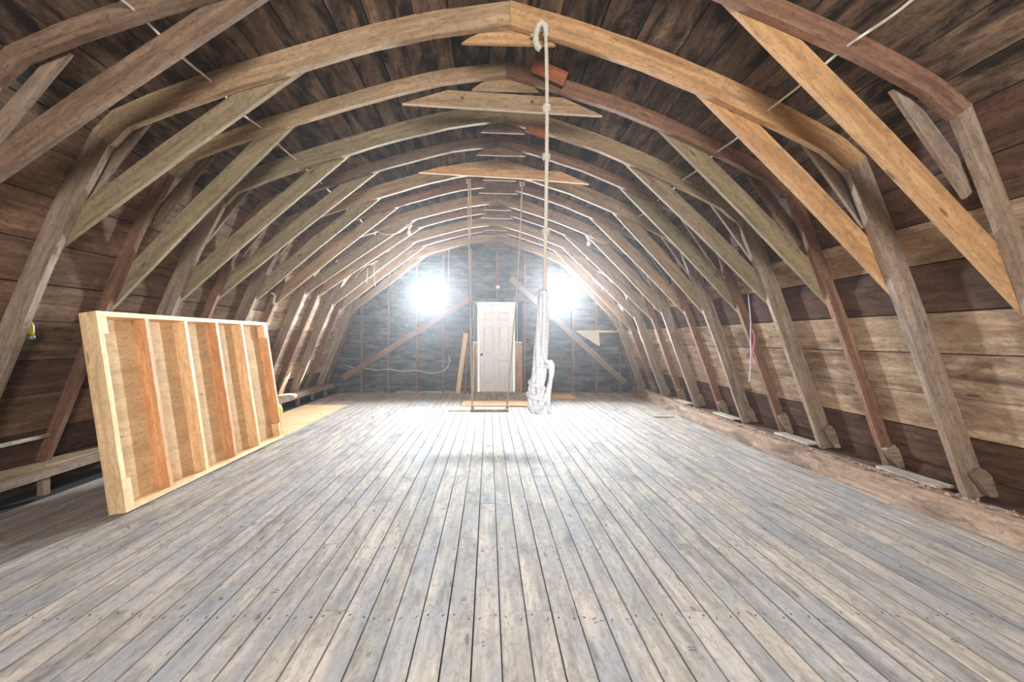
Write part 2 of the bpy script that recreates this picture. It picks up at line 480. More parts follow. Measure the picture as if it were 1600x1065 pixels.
plank_rows(RIGHT[:KR + 1], 1, ceiling, [.15, .24, .30, .27, .31, .22, .29, .33, .28, .25, .2], lambda r, i, q: M_ROOF, 11)
plank_rows(LEFT[:KL + 1], -1, ceiling, [.15, .29, .24, .32, .22, .30, .26, .31, .24, .30, .26, .2], lambda r, i, q: M_ROOF, 12)
RW = [M_WALLD, M_WALLD, M_WALLR, M_WALLD, M_WALLR, M_WALLR, M_WALLR, M_WALLD, M_WALLD]
def pick_right(r, i, q):
    m_ = RW[min(r, len(RW) - 1)]
    return m_
plank_rows(R_ALL[KR:], 1, wall_right, [.26, .24, .25, .31, .27, .29, .27, .28, .34], pick_right, 13)
def pick_left(r, i, q):
    d_ = q.random()
    if CUR['y'] > 5.2 and 2 <= r <= 7: return M_WALLR  # paler wood at the far end puts the bright window light into the colour
    return M_WALLL if r < 6 or d_ < .4 else M_WALLD
plank_rows(L_ALL[KL:], -1, wall_left, [.22, .30, .31, .30, .28, .31, .29, .33, .30, .3], pick_left, 14)

# ------------------------------------------------------------------ floor
BW = 0.1223
flo = MB().box((-4.25, Y0 - .1, -0.16), (3.95, Y1 + .12, -0.028)).build('floor', M_UNDER); struct(flo)
rnd = random.Random(5)
x = -0.069 - BW * 29  # boards stop at the left ledge; dark subfloor stands in for the shade below
while x < 3.62:
    # joints on the joists, 0.61 m apart
    j = -8 + rnd.choice([0, 1, 2, 3, 4, 5]); cuts = [Y0]
    while True:
        y = 3.10 + SP * j
        if y > Y1 - 0.7: break
        if y - cuts[-1] > 0.9: cuts.append(y)
        j += rnd.choice([3, 4, 5, 6, 7])
    cuts.append(Y1)
    for a, b_ in zip(cuts[:-1], cuts[1:]):
        gp = rnd.uniform(0.0014, 0.0032)
        zt = rnd.uniform(-0.0018, 0.0008)
        mbp = MB().bar((x + BW / 2, a + .0012, zt - .011), (x + BW / 2, b_ - .0012, zt - .011), BW - 2 * gp, 0.022, (1, 0, 0))
        mbp.build('floorboard', M_FLOOR, flo, False, (x + BW / 2, (a + b_) / 2, 0))
    x += BW

# ------------------------------------------------------------------ far end wall
WIN = [(-1.67, -1.11, 2.00, 2.64), (1.41, 1.97, 2.00, 2.64)]
DX0, DX1, DZ1 = -0.37, 0.80, 2.16       # rough opening of the door
HOLES = WIN + [(DX0, DX1, -0.05, DZ1)]
YW = Y1
def clipped_row(z0, z1):
    """x-spans of a board row between the roof slopes, minus the openings"""
    a, b_ = xlimit((z0 + z1) / 2, -1) + .0, xlimit((z0 + z1) / 2, 1) - .0
    spans = [(a, b_)]
    for hx0, hx1, hz0, hz1 in HOLES:
        if z1 > hz0 + .001 and z0 < hz1 - .001:
            ns = []
            for p, q in spans:
                if hx1 <= p or hx0 >= q: ns.append((p, q)); continue
                if hx0 - p > .03: ns.append((p, hx0))
                if q - hx1 > .03: ns.append((hx1, q))
            spans = ns
    return spans
wall_back = MB()
def wall_with_holes(mb, holes, y0, y1, zs):
    for z0, z1 in zip(zs[:-1], zs[1:]):
        L0, L1, R0, R1 = xlimit(z0, -1) - .03, xlimit(z1, -1) - .03, xlimit(z0, 1) + .03, xlimit(z1, 1) + .03
        hs = sorted((h for h in holes if z1 > h[2] + .001 and z0 < h[3] - .001))
        lft = (L0, L1)
        for h in hs:
            mb.plate([(lft[0], z0), (h[0], z0), (h[0], z1), (lft[1], z1)], y0, y1); lft = (h[1], h[1])
        mb.plate([(lft[0], z0), (R0, z0), (R1, z1), (lft[1], z1)], y0, y1)
zs = sorted(set([-.05, .25, .6, .9, 1.2, 1.48, 1.75, 2.00, DZ1, 2.4, 2.58, 2.64, 2.76, 2.92, 3.06, 3.15, 3.25, 3.36, 3.45, 3.55, 3.6, 3.68]))
wall_with_holes(wall_back, HOLES, YW + .024, YW + .12, zs)
wall_back = struct(wall_back.build('wall_back', M_BACK))
rnd = random.Random(21)
edges = [0.0]
stops = [2.00, 2.64, DZ1, 3.62]
z = 0.0
while z < 3.60:
    h = rnd.choice([.14, .17, .19, .21])
    nz = z + h
    for s_ in stops:
        if z + .05 < s_ < nz + .06: nz = s_
    nz = min(nz, 3.62)
    edges.append(nz); z = nz
for z0, z1 in zip(edges[:-1], edges[1:]):
    if z1 - z0 < .02: continue
    for p, q in clipped_row(z0, z1):
        cx = [p]
        if q - p > 4 and rnd.random() < .8: cx.append(rnd.choice([-1.1, 0.2, .83, 1.0]))
        cx.append(q)
        for a, b_ in zip(cx[:-1], cx[1:]):
            o = ((a + b_) / 2, YW + .011, (z0 + z1) / 2)
            MB().bar((a + .001, YW + .012 - rnd.uniform(0, .003), (z0 + z1) / 2), (b_ - .001, YW + .012, (z0 + z1) / 2), z1 - z0 - .007, .022, (0, 0, 1)).build('plank', M_END, wall_back, False, o)
# studs of the end wall
def stud(xc, z0, z1, m=M_FRAMER, w_=.045):
    MB().bar((xc, YW - .046, z0), (xc, YW - .046, z1), w_, .088, (1, 0, 0), segs=5, wob=.002, seed=xc).build('stud', m, wall_back, False, (xc, YW - .046, z0))
def top_at(x_):
    P = RIGHT if x_ > RIDGE[0] else LEFT
    for i in range(len(P) - 1):
        a, b_ = P[i], P[i + 1]
        if min(a[0], b_[0]) <= x_ <= max(a[0], b_[0]): return a[1] + (b_[1] - a[1]) * (x_ - a[0]) / (b_[0] - a[0])
for xc in (-3.02, -2.38, -1.70, -1.08, 1.38, 2.00, 2.56, 3.13):
    stud(xc, 0.0, top_at(xc) - .17)
for xc in (-0.43, 0.86): stud(xc, 0, top_at(xc) - .17, M_FRAMER)
stud(0.20, DZ1 + .09, 3.45)
MB().box((-2.20, YW - .088, 0.0), (-0.46, YW - .004, 0.04)).build('bottom_plate', M_DUST, wall_back)
for a, b_ in ((-1.674, -1.106), (1.406, 1.974)):
    MB().box((a, YW - .09, 1.955), (b_, YW - .002, 1.998)).build('window_sill_block', M_FRAMER, wall_back)
    MB().box((a, YW - .09, 2.642), (b_, YW - .002, 2.69)).build('window_header', M_FRAMER, wall_back)
# door framing
MB().box((DX0 - .04, YW - .10, DZ1), (DX1 + .04, YW - .002, DZ1 + .09)).build('door_header', M_END, wall_back)

# windows
for n, (a, b_, c, d) in enumerate(WIN):
    fr = MB()
    t = .035
    fr.box((a, YW + .0, c), (a + t, YW + .11, d)).box((b_ - t, YW, c), (b_, YW + .11, d))
    fr.box((a + t, YW, c), (b_ - t, YW + .11, c + t)).box((a + t, YW, d - t), (b_ - t, YW + .11, d))
    wo = struct(fr.build('window_%d' % (n + 1), M_TRIM))
    sash = MB()
    zc = (c + d) / 2
    sash.box((a + t, YW + .05, zc - .012), (b_ - t, YW + .075, zc + .012))
    sash.build('sash_rail', M_TRIM, wo)
    MB().box((a + t, YW + .060, c + t), (b_ - t, YW + .064, zc - .012)).build('pane', M_GLASS, wo)
    MB().box((a + t, YW + .060, zc + .012), (b_ - t, YW + .064, d - t)).build('pane', M_GLASS, wo)

# door: white six-panel slab in a white jamb
dx0, dx1, dz0, dz1, dy = -0.235, 0.600, 0.025, 2.055, YW - .02
door = MB()
# stiles and rails proud of sunken panels
st = .105
cols = [(dx0 + st, (dx0 + dx1) / 2 - .05), ((dx0 + dx1) / 2 + .05, dx1 - st)]
rows = [(dz0 + .22, dz0 + .74), (dz0 + .90, dz0 + 1.56), (dz0 + 1.68, dz0 + 1.90)]
door.box((dx0, dy + .014, dz0), (dx1, dy + .036, dz1))
door.box((dx0, dy - .014, dz0), (dx0 + st, dy + .014, dz1)).box((dx1 - st, dy - .014, dz0), (dx1, dy + .014, dz1))
door.box(((dx0 + dx1) / 2 - .05, dy - .014, dz0), ((dx0 + dx1) / 2 + .05, dy + .014, dz1))
zz = [dz0] + [v for r in rows for v in r] + [dz1]
for i in range(0, len(zz), 2):
    for c0, c1 in cols: door.box((c0, dy - .014, zz[i]), (c1, dy + .014, zz[i + 1]))
door = struct(door.build('door_1', M_DOOR))
for c0, c1 in cols:
    for r0, r1 in rows:
        g = .028
        q_ = MB(); yb2, yf2 = dy + .012, dy - .012
        o_ = [(c0 + .004, r0 + .004), (c1 - .004, r0 + .004), (c1 - .004, r1 - .004), (c0 + .004, r1 - .004)]
        i_ = [(c0 + .05, r0 + .05), (c1 - .05, r0 + .05), (c1 - .05, r1 - .05), (c0 + .05, r1 - .05)]
        q_.face([(x_, yf2, z_) for x_, z_ in i_], [(0, 0)] * 4)
        for e in range(4):
            f_ = (e + 1) % 4
            q_.face([(o_[e][0], yb2, o_[e][1]), (o_[f_][0], yb2, o_[f_][1]), (i_[f_][0], yf2, i_[f_][1]), (i_[e][0], yf2, i_[e][1])], [(0, 0)] * 4)
        q_.build('panel', M_DOOR, door)
MB().lathe([(.030, 0), (.030, .006), (.011, .010), (.011, .035), (.026, .042), (.030, .055), (.024, .068), (.001, .072)], (dx0 + .065, dy - .014, dz0 + .88), (0, -1, 0)).build('door_knob', M_BRASS, door, True)
jm = MB()
jm.box((dx0 - .045, YW - .06, 0.0), (dx0 - .006, YW + .03, dz1 + .05)).box((dx1 + .006, YW - .06, 0), (dx1 + .035, YW + .03, dz1 + .05))
jm.box((dx0 - .006, YW - .06, dz1 + .006), (dx1 + .006, YW + .03, dz1 + .05))
jm.build('door_jamb', M_TRIM, door)
MB().box((DX0 + .0, YW - .14, 0.001), (DX1, YW - .005, .022)).build('threshold', M_DUST, door)
# strips either side of the jamb: strand board below, dark felt above
for a, b_ in ((DX0 + .002, dx0 - .047), (dx1 + .037, DX1 - .002)):
    MB().box((a, YW - .01, .0), (b_, YW + .005, 1.20)).build('strand_board_strip', M_OSB, wall_back)
    MB().box((a, YW + .003, 1.202), (b_, YW + .012, DZ1)).build('felt_strip', M_BACK, wall_back)
    MB().box((a + .035, YW - .012, 1.202), (a + .05, YW - .0, DZ1)).build('white_edge_strip', M_TRIM, wall_back)

# ------------------------------------------------------------------ wall behind the camera with an open loft door
front = MB()
wall_with_holes(front, [(-.45, .75, 1.3, 2.5)], Y0 - .1, Y0, sorted(set([-.05, .12, 1.3, 2.5, .25, .6, .9, 1.46, 1.97, 2.25, 2.55, 2.76, 2.92, 3.06, 3.21, 3.36, 3.45, 3.6, 3.68])))
struct(front.build('wall_front', M_WALLL))

# ------------------------------------------------------------------ the arched frames
FR_LABEL = {
    -1: 'nearest arched timber frame, cut off by both top corners, golden brace at right',
    0: 'big pale arched timber frame that the white knotted rope is tied to',
    1: 'reddish arched timber frame with a long collar tie just behind the knotted rope',
    2: 'weathered greenish arched timber frame between the two frames that have collar ties',
    3: 'reddish arched timber frame with the farther collar tie before the swing frame',
    4: 'arched timber frame that the two swing ropes hang from',
    5: 'arched timber frame between the swing frame and the frame with two bare bulbs',
    6: 'arched timber frame carrying the two bare light bulbs',
    7: 'first arched timber frame behind the two bare bulbs',
    8: 'second arched timber frame behind the two bare bulbs, over the sunlit left ledge',
    9: 'last arched timber frame but one before the far end wall',
    10: 'last free arched timber frame before the far end wall',
    11: 'arched end frame standing against the far end wall around the studs'}
def interp(P, n_per=2):
    out = []
    for i in range(len(P) - 1):
        for j in range(n_per):
            t = j / n_per; out.append((P[i][0] + (P[i + 1][0] - P[i][0]) * t, P[i][1] + (P[i + 1][1] - P[i][1]) * t))
    return out + [P[-1]]
def arch_piece(outer, inner, y0, y1, seed, wob=.006):
    mb_ = MB(); us = [0]
    for i in range(len(outer) - 1): us.append(us[-1] + math.hypot(outer[i + 1][0] - outer[i][0], outer[i + 1][1] - outer[i][1]))
    inn = []
    for i, (o_, q) in enumerate(zip(outer, inner)):
        f = 1 + (noise.noise(Vector((us[i] * 2.3, seed * 7.1, 0))) * wob / .1 if 0 < i < len(outer) - 1 else 0)
        inn.append((o_[0] + (q[0] - o_[0]) * f, o_[1] + (q[1] - o_[1]) * f))
    yo = [noise.noise(Vector((us[i] * 1.1, 3.3, seed))) * .006 for i in range(len(outer))]
    A = [(p[0], y0 + q, p[1]) for p, q in zip(outer, yo)]; B = [(p[0], y0 + q, p[1]) for p, q in zip(inn, yo)]
    C = [(p[0], y1 + q, p[1]) for p, q in zip(inn, yo)]; D = [(p[0], y1 + q, p[1]) for p, q in zip(outer, yo)]
    dpt = math.hypot(inner[0][0] - outer[0][0], inner[0][1] - outer[0][1])
    mb_.prism_strip(A, B, C, D, us, dpt, y1 - y0)
    return mb_

def profile_x(P, z):
    for i in range(len(P) - 1):
        if min(P[i][1], P[i + 1][1]) <= z <= max(P[i][1], P[i + 1][1]):
            return P[i][0] + (P[i + 1][0] - P[i][0]) * (z - P[i][1]) / (P[i + 1][1] - P[i][1])
    return P[0][0] if z > P[0][1] else P[-1][0]
def reach(p, d, P, side):
    """walk from p along d until the profile P is met"""
    x_, z_ = p
    if x_ * side > profile_x(P, z_) * side: d = (-d[0], -d[1]); inside = True
    else: inside = False
    for i in range(120):
        over = x_ * side > profile_x(P, z_) * side
        if over != inside: break
        x_ += d[0] * .005; z_ += d[1] * .005
    return (x_, z_)
FRAMES = {}
for k in range(-1, 12):
    y0 = YK(k) if k < 11 else YW - .14
    t = .045; y1 = y0 + t
    even = (k % 2 == 0)
    dep = (.165 if even else .115)
    dlg = (.15 if even else .09)
    rs = random.Random(100 + k)
    root = thing('arched_frame', FR_LABEL[k], 'roof frame', (0, y0, 0), 'arched timber frames of the loft roof')
    FRAMES[k] = root
    if k == 0: mr, ml, mbk, mlr = M_FRAME, M_FRAMEW, (M_FRAMEG, M_FRAMEO), M_FRAMEO
    elif k == -1: mr, ml, mbk, mlr = M_FRAMED, M_FRAMEW, (M_FRAMED, M_FRAMEO), M_FRAMER  # left rafter and brace: dimness of the near corner put into the wood colour
    elif even: mr, ml, mbk, mlr = M_FRAMEG if k == 2 else M_FRAME, M_FRAMEW, (M_FRAMEG, M_FRAMEG if k < 4 else M_FRAME), M_FRAME
    else: mr, ml, mbk, mlr = M_FRAMER, M_FRAMER, (M_FRAMEG if k < 4 else M_FRAME, M_FRAMEG if k < 4 else M_FRAME), M_FRAMER
    if k == 1: mr = M_FRAME
    if k == 3: mr = M_FRAMED
    for side, P0, K in ((1, RIGHT, KR), (-1, LEFT, KL)):
        P = [(p[0] - 0.004 * side, p[1]) if i else (p[0] + .001 * side, p[1] - .004) for i, p in enumerate(P0)]
        # end the legs on the sill (right) or the ledge / floor (left)
        P = interp(P, 2); K2 = K * 2
        In = offset(P, dep, side)
        In[0] = (P[0][0], P[0][1] - dep * 1.03)
        part(arch_piece(P[:K2 + 1], In[:K2 + 1], y0, y1, k * 3.7 + side), 'rafter', mlr if side > 0 else mr, root)
        In2 = offset(P, dlg, side)
        if side < 0 and k != 1 and k > 0:
            pass
        part(arch_piece(P[K2:], In2[K2:], y0 + .001, y1 + .002, k * 5.1 + side), 'leg', ml, root)
        # brace on the far side of the frame
        if k < 11:
            j = lambda a: rs.uniform(-a, a)
            if side > 0: A_, B_ = (1.58 + j(.08), 2.97 + j(.02)), (2.86 + j(.03), 1.66 + j(.06))
            else: A_, B_ = (-1.48 + j(.09), 3.11 + j(.02)), (-2.95 + j(.04), 2.03 + j(.08))
            if k == 1: A_, B_ = ((1.69, 2.91), (2.90, 1.66)) if side > 0 else ((-1.86, 3.0), (-3.03, 1.82))
            if k == 0: A_, B_ = ((1.60, 2.96), (2.83, 1.69)) if side > 0 else ((-1.46, 3.13), (-2.95, 2.05))
            if k == 2 and side < 0: A_, B_ = (-1.62, 3.02), (-2.86, 1.95)
            dx, dz = B_[0] - A_[0], B_[1] - A_[1]; l = math.hypot(dx, dz); dx /= l; dz /= l
            nx, nz = (-dz * side, dx * side)
            wd = .15
            P1 = offset(P0, dep * .55, side); P2 = offset(P0, dep * .35, side)
            A2 = (A_[0] + nx * wd + dx * .15, A_[1] + nz * wd + dz * .15); B2 = (B_[0] + nx * wd - dx * .15, B_[1] + nz * wd - dz * .15)
            A_, B_ = reach(A_, (-dx, -dz), P1, side), reach(B_, (dx, dz), P1, side)
            A2, B2 = reach(A2, (-dx, -dz), P2, side), reach(B2, (dx, dz), P2, side)
            poly = [A_, B_, B2, A2]
            # bow the board a little: add mid points
            mid0 = ((A_[0] + B_[0]) / 2 + nx * .012, (A_[1] + B_[1]) / 2 + nz * .012)
            mid1 = ((poly[2][0] + poly[3][0]) / 2 + nx * .014, (poly[2][1] + poly[3][1]) / 2 + nz * .014)
            poly = [poly[0], mid0, poly[1], poly[2], mid1, poly[3]]
            part(MB().plate(poly, y1 + .008, y1 + .042, (dx, dz)), 'brace', mbk[0] if side < 0 else mbk[1], root)
    # short knee boards across the knuckles
    if k < 11:
        for side, a0, a1 in ((1, (2.30, 2.72), (2.73, 2.10)), (-1, (-2.42, 2.92), (-2.93, 2.28))):
            q = rs.uniform(-.03, .03)
            a0 = (a0[0] + q, a0[1] - q * .4 * side); dx, dz = a1[0] - a0[0], a1[1] - a0[1]; l = math.hypot(dx, dz); dx /= l; dz /= l
            nx, nz = -dz * side, dx * side
            poly = [a0, a1, (a1[0] + nx * .10 - dx * .02, a1[1] + nz * .10 - dz * .02), (a0[0] + nx * .08 + dx * .07, a0[1] + nz * .08 + dz * .07)]
            part(MB().plate(poly, y1 + .043 if k % 2 else y1 + .043, y1 + .068, (dx, dz)), 'knee_board', M_FRAMEW if k % 2 == 0 or k < 0 else M_FRAMED, root)
    # plywood or board gusset under the ridge
    gz = RIDGE[1] - dep
    gw = {0: .30}.get(k, .26 if not even else .2)
    if k != -1:
        part(MB().plate([(RIDGE[0] - gw * 1.15, gz - .10), (RIDGE[0] + gw * 1.1, gz - .115), (RIDGE[0] + gw * .9, gz - .07), (RIDGE[0], gz + .07), (RIDGE[0] - gw * .95, gz - .06)], y1 + .008, y1 + .030), 'gusset', M_FRAMEO if k == 0 else M_FRAME if k == 1 else M_FRAMED, root)
    if k in (1, 3):
        poly = {1: [(-.736, 3.293), (.486, 3.217), (.967, 3.19), (.63, 3.342), (-.35, 3.407)],
                3: [(-.81, 3.222), (.55, 3.14), (1.167, 3.086), (.834, 3.23), (-.532, 3.293)]}[k]
        part(MB().plate(poly, y0 - .036, y0 - .004), 'collar_tie', M_FRAME if k == 1 else M_FRAMEO, root)
        if k == 1:
            for bx, bz in ((-.22, 3.335), (.37, 3.30)):
                part(MB().lathe([(.012, 0), (.012, .008), (.004, .012)], (bx, y0 - .036, bz), (0, -1, 0), 8), 'bolt_head', M_BRASS, root)
    # blocks at the foot of the right legs
    if k < 11:
        fx = 3.53
        wz = .17 + rs.uniform(-.03, .03)
        part(MB().plate([(fx - .17, .20 + wz), (fx - .10, .25 + wz), (fx - .0, .30), (fx + .0, .201), (fx - .06, .201)], y0 - .05, y0 - .008), 'foot_cleat', M_FRAMEW, root)

# ------------------------------------------------------------------ right sill beam (two lengths) and the boards on it
def sill(ya, yb, xf, name, label, seed):
    mb_ = MB(); n = max(4, int((yb - ya) / .18)); R = [[], [], [], []]; us = []
    rails = 7
    for i in range(n + 1):
        y = ya + (yb - ya) * i / n; us.append(y - ya)
        nz = lambda a, s_: noise.noise(Vector((y * 1.3 + a, a * 3.1, seed))) * s_
        x0 = xf(y)
        R[0].append((x0 + nz(1, .008), y, .002)); R[1].append((x0 + nz(2, .012), y, .180 + nz(3, .012)))
        R[2].append((x0 + .15 + nz(4, .014), y, .186 + nz(5, .010))); R[3].append((x0 + .15, y, .002))
    mb_.prism_strip(R[0], R[1], R[2], R[3], us, .18, .4)
    o = mb_.build(name, M_SILL, None, False, None)
    return tag(o, label, 'beam', 'sill beams along the right wall')
xs_ = lambda y: 3.13 + .022 * (y - 4.8) ** 2 * (1.0 if y < 4.8 else .75)
sill(.3, 4.66, lambda y: 3.13 + .022 * min(2.4, abs(y - 4.8)) ** 2, 'sill_beam', 'near length of the thick weathered sill beam along the right wall, reaching the right edge', 1.0)
sill(4.665, 9.28, lambda y: 3.135 + .016 * (y - 4.8) ** 2 * .8, 'sill_beam', 'far length of the thick reddish sill beam, running to the far right corner', 5.0)
# the plank bed behind the sill that the legs stand on
fb = MB(); us = []; R = [[], [], [], []]
for i in range(41):
    y = .3 + i * 8.98 / 40; us.append(y)
    xb = 3.13 + .022 * min(2.4, abs(y - 4.8)) ** 2 + .172
    h_ = .165 + .012 * noise.noise(Vector((y * 1.7, 4, 0)))
    R[0].append((xb, y, .002)); R[1].append((xb, y, h_)); R[2].append((3.512, y, .196)); R[3].append((3.512, y, .002))
fb.prism_strip(*R, us, .17, .35)
tag(fb.build('leg_bed', M_WALLD), 'dark dirty plank bed behind the right sill beam that the right-hand legs stand on', 'plank bed')
rb = random.Random(9)
SB = ['grey board lying on the sill between the first and second right-hand legs from the camera',
      'narrow grey board lying on the sill between the third and fourth right-hand legs',
      'pale dusty board on the sill between the fifth and sixth right-hand legs',
      'pale dusty board on the far end of the right sill beam']
for i, (ya, yb) in enumerate(((2.90, 3.36), (4.06, 4.55), (5.30, 5.80), (6.55, 7.0))):
    mb_ = MB().bar((3.36 + rb.uniform(-.01, .01), ya, .204), (3.365, yb, .205), .13, .018, (1, 0, 0), segs=4, wob=.006, seed=i)
    tag(mb_.build('loose_board', M_DUST), SB[i], 'board', 'loose boards on the right sill')
# plaster crumbs and chaff along the sill
mb_ = MB()
for i in range(420):
    y = rb.uniform(1.6, 9.1); x0 = 3.13 + .022 * min(2.4, abs(y - 4.8)) ** 2 + rb.uniform(.02, .13)
    s_ = rb.uniform(.004, .014)
    a = rb.uniform(0, 3.1)
    mb_.bar((x0, y, .188 + s_ * .2), (x0 + math.cos(a) * s_ * 2.5, y + math.sin(a) * s_ * 2.5, .190 + s_ * .3), s_, s_ * .6)
o = mb_.build('crumbs', M_SILL); tag(o, 'plaster crumbs and chaff scattered along the top of the right sill beam', 'debris'); o['kind'] = 'stuff'

# ------------------------------------------------------------------ left ledge
led = thing('ledge', 'low plank ledge with a grey front board running along the foot of the left wall', 'ledge', (-3.65, 5, .0))
for (ya, yb) in ((.6, 3.95), (3.955, 6.4), (6.405, 9.25)):
    part(MB().bar((-3.655, ya, .190), (-3.655, yb, .190), .078, .032, (0, 0, 1), segs=8, wob=.006, seed=ya), 'fascia', M_FRAMEW, led)
    part(MB().bar((-3.775, ya, .236), (-3.775, yb, .236), .19, .018, (1, 0, 0), segs=8, wob=.006, seed=ya + 3), 'ledge_board', M_FRAME, led)
for y in (1.6, 3.25, 4.6, 5.8, 6.95, 7.6, 8.25, 8.9):
    part(MB().box((-3.73, y, .001), (-3.675, y + .05, .225)), 'post', M_FRAMEW, led)
# thin batten on the left wall between the first two legs
tag(MB().bar((-3.735, 2.2, .47), (-3.745, 3.36, .475), .03, .014, (0, 0, 1), segs=5, wob=.004).build('batten', M_DUST), 'thin pale batten fixed low on the left wall beside the framed panel', 'batten')

# ------------------------------------------------------------------ framed stud panel leaning at left
PL, PH, PD = 2.22, 1.50, .115
th_ = math.radians(8.6)
panel = thing('stud_wall_panel', 'new pine stud wall section with plywood back, standing tilted near the left wall', 'wall panel', (-2.66, 2.89, 0))
panel.rotation_euler = (0, -th_, 0)
panel.location = (-2.66, 2.89, PD * math.sin(th_) + .001)
def pp(mb_, name, m_): return mb_.build(name, m_, panel)
# local axes: x = outwards from the room side (0) to back (-PD), y along, z up
bv = .03
pp(MB().box((-PD, 0, 0), (0, PL, .038)), 'bottom_plate', M_PINE)
pp(MB().box((-PD, 0, PH - .038), (0, PL, PH)), 'top_plate', M_PINE)
ys_ = [0, .405, .83, 1.255, 1.68, PL - .038]
for i, y in enumerate(ys_):
    pp(MB().box((-PD, y, .0385), (0, y + .038, PH - .0385)), 'stud', M_PINE if i == 0 else M_PINER if i % 2 else M_PINE)
pp(MB().box((-PD - .013, -.002, 0.0), (-PD - .001, PL + .002, PH)), 'plywood_back', M_PLY)
for y, z0, z1 in ((.0385, PH - .17, PH - .039), (.0385, .039, .24), (PL - .076, PH - .20, PH - .039), (PL - .076, .039, .20)):
    pp(MB().box((-.09, y, z0), (-.002, y + .037, z1)), 'corner_block', M_PINE)

# ------------------------------------------------------------------ ropes
def rope_path(pts, step=.012):
    """smooth Catmull-Rom through pts"""
    P = [Vector(p) for p in pts]; P = [P[0] * 2 - P[1]] + P + [P[-1] * 2 - P[-2]]
    out = []
    for i in range(1, len(P) - 2):
        n = max(2, int((P[i + 1] - P[i]).length / step))
        for j in range(n):
            t = j / n
            out.append(0.5 * ((2 * P[i]) + (-P[i - 1] + P[i + 1]) * t + (2 * P[i - 1] - 5 * P[i] + 4 * P[i + 1] - P[i + 2]) * t * t + (-P[i - 1] + 3 * P[i] - 3 * P[i + 1] + P[i + 2]) * t ** 3))
    return out + [P[-2]]
def rope(mb_, pts, r, pitch=.07, step=.010, ns=3, sides=5):
    C = rope_path(pts, step)
    Ln = 0; prev = (C[1] - C[0]).orthogonal().normalized()
    strands = [[] for _ in range(ns)]
    for i, p in enumerate(C):
        if i: Ln += (p - C[i - 1]).length
        t = (C[min(i + 1, len(C) - 1)] - C[max(i - 1, 0)]).normalized()
        a = (prev - t * prev.dot(t)).normalized(); prev = a; b_ = t.cross(a)
        for q in range(ns):
            an = 2 * math.pi * (Ln / pitch + q / ns)
            strands[q].append(p + (a * math.cos(an) + b_ * math.sin(an)) * r * .5)
    for q in range(ns): mb_.tube(strands[q], r * .56, sides)
    return mb_
def knot(mb_, c, r, R, seed=0):
    rr = random.Random(seed); pts = []
    for i in range(26):
        a = i / 25 * 2 * math.pi * 2.5
        pts.append(Vector(c) + Vector((math.cos(a) * R, math.sin(a) * R, (i / 25 - .5) * R * 1.9 + math.sin(a * 1.5) * R * .3)))
    return rope(mb_, pts, r)

YR = 2.66
cr = thing('climbing_rope', 'thick white knotted rope hanging from the big near frame, bunched at its lower end', 'rope', (.39, YR, 3.47))
part(rope(MB(), [(.30, YR + .13, 3.44), (.345, YR + .06, 3.425), (.378, YR, 3.385), (.388, YR - .01, 3.28), (.395, YR, 2.9), (.392, YR, 2.45), (.385, YR, 2.0), (.375, YR, 1.60)], .0135), 'hanging_rope', M_ROPE, cr, True)
part(rope(MB(), [(.388, YR - .01, 3.34), (.380, YR - .03, 3.385), (.350, YR - .035, 3.40), (.325, YR - .03, 3.365), (.318, YR - .01, 3.30), (.340, YR - .012, 3.245)], .023, .05), 'rope_tail', M_ROPE, cr, True)
for i, zk in enumerate((2.86, 2.53, 2.02)):
    kb = MB(); knot(kb, (.392 - i * .003, YR, zk), .011, .017, i); part(kb, 'knot', M_ROPE, cr, True)
# bunched lower part: several strands twisted about each other
rb = random.Random(3)
# centre line and radius of the bunch down its height
CEN = [(1.62, .372, .018), (1.50, .368, .034), (1.35, .362, .040), (1.20, .352, .046), (1.06, .340, .046), (.98, .325, .052), (.90, .320, .058), (.83, .318, .048), (.80, .322, .03)]
for q in range(7):
    pts = []
    ph = q / 7 * 2 * math.pi; 
    for i, (z_, xc, rr) in enumerate(CEN):
        a = ph + i * .42
        pts.append((xc + math.cos(a) * rr * .72, YR + math.sin(a) * rr * .72, z_ + (rb.uniform(-.012, .012) if i > 4 else 0)))
    part(rope(MB(), pts, .0185, .075), 'bundled_strand', M_ROPEW, cr, True)
part(rope(MB(), [(.372, YR - .03, 1.62), (.37, YR - .05, 1.45), (.362, YR - .055, 1.25), (.375, YR - .05, 1.16), (.408, YR - .05, 1.12), (.412, YR - .04, 1.02), (.398, YR - .04, .90), (.405, YR - .03, .80)], .0155, .05), 'hanging_loop', M_ROPEW, cr, True)
part(rope(MB(), [(.39, YR - .03, 1.10), (.405, YR - .05, 1.15), (.425, YR - .05, 1.13), (.424, YR - .045, 1.06), (.405, YR - .04, 1.00), (.392, YR - .04, .95), (.372, YR - .04, .88), (.345, YR - .05, .84)], .0125, .05), 'hanging_loop', M_ROPEW, cr, True)
# coil round the lump at the bottom
lp = MB(); pts = []
for i in range(60):
    a = i / 59 * 2 * math.pi * 4.2
    zc = 1.00 - i / 59 * .17
    R_ = .040 + .014 * math.sin(i / 59 * math.pi)
    pts.append((.322 + math.cos(a) * R_ - .004 * math.sin(i * .7), YR + math.sin(a) * R_, zc + .02 * math.sin(a * .5)))
part(rope(lp, pts, .017, .07), 'coil', M_ROPEW, cr, True)
kb = MB(); knot(kb, (.372, YR, 1.60), .013, .024, 4)
part(kb, 'top_knot', M_ROPEW, cr, True)

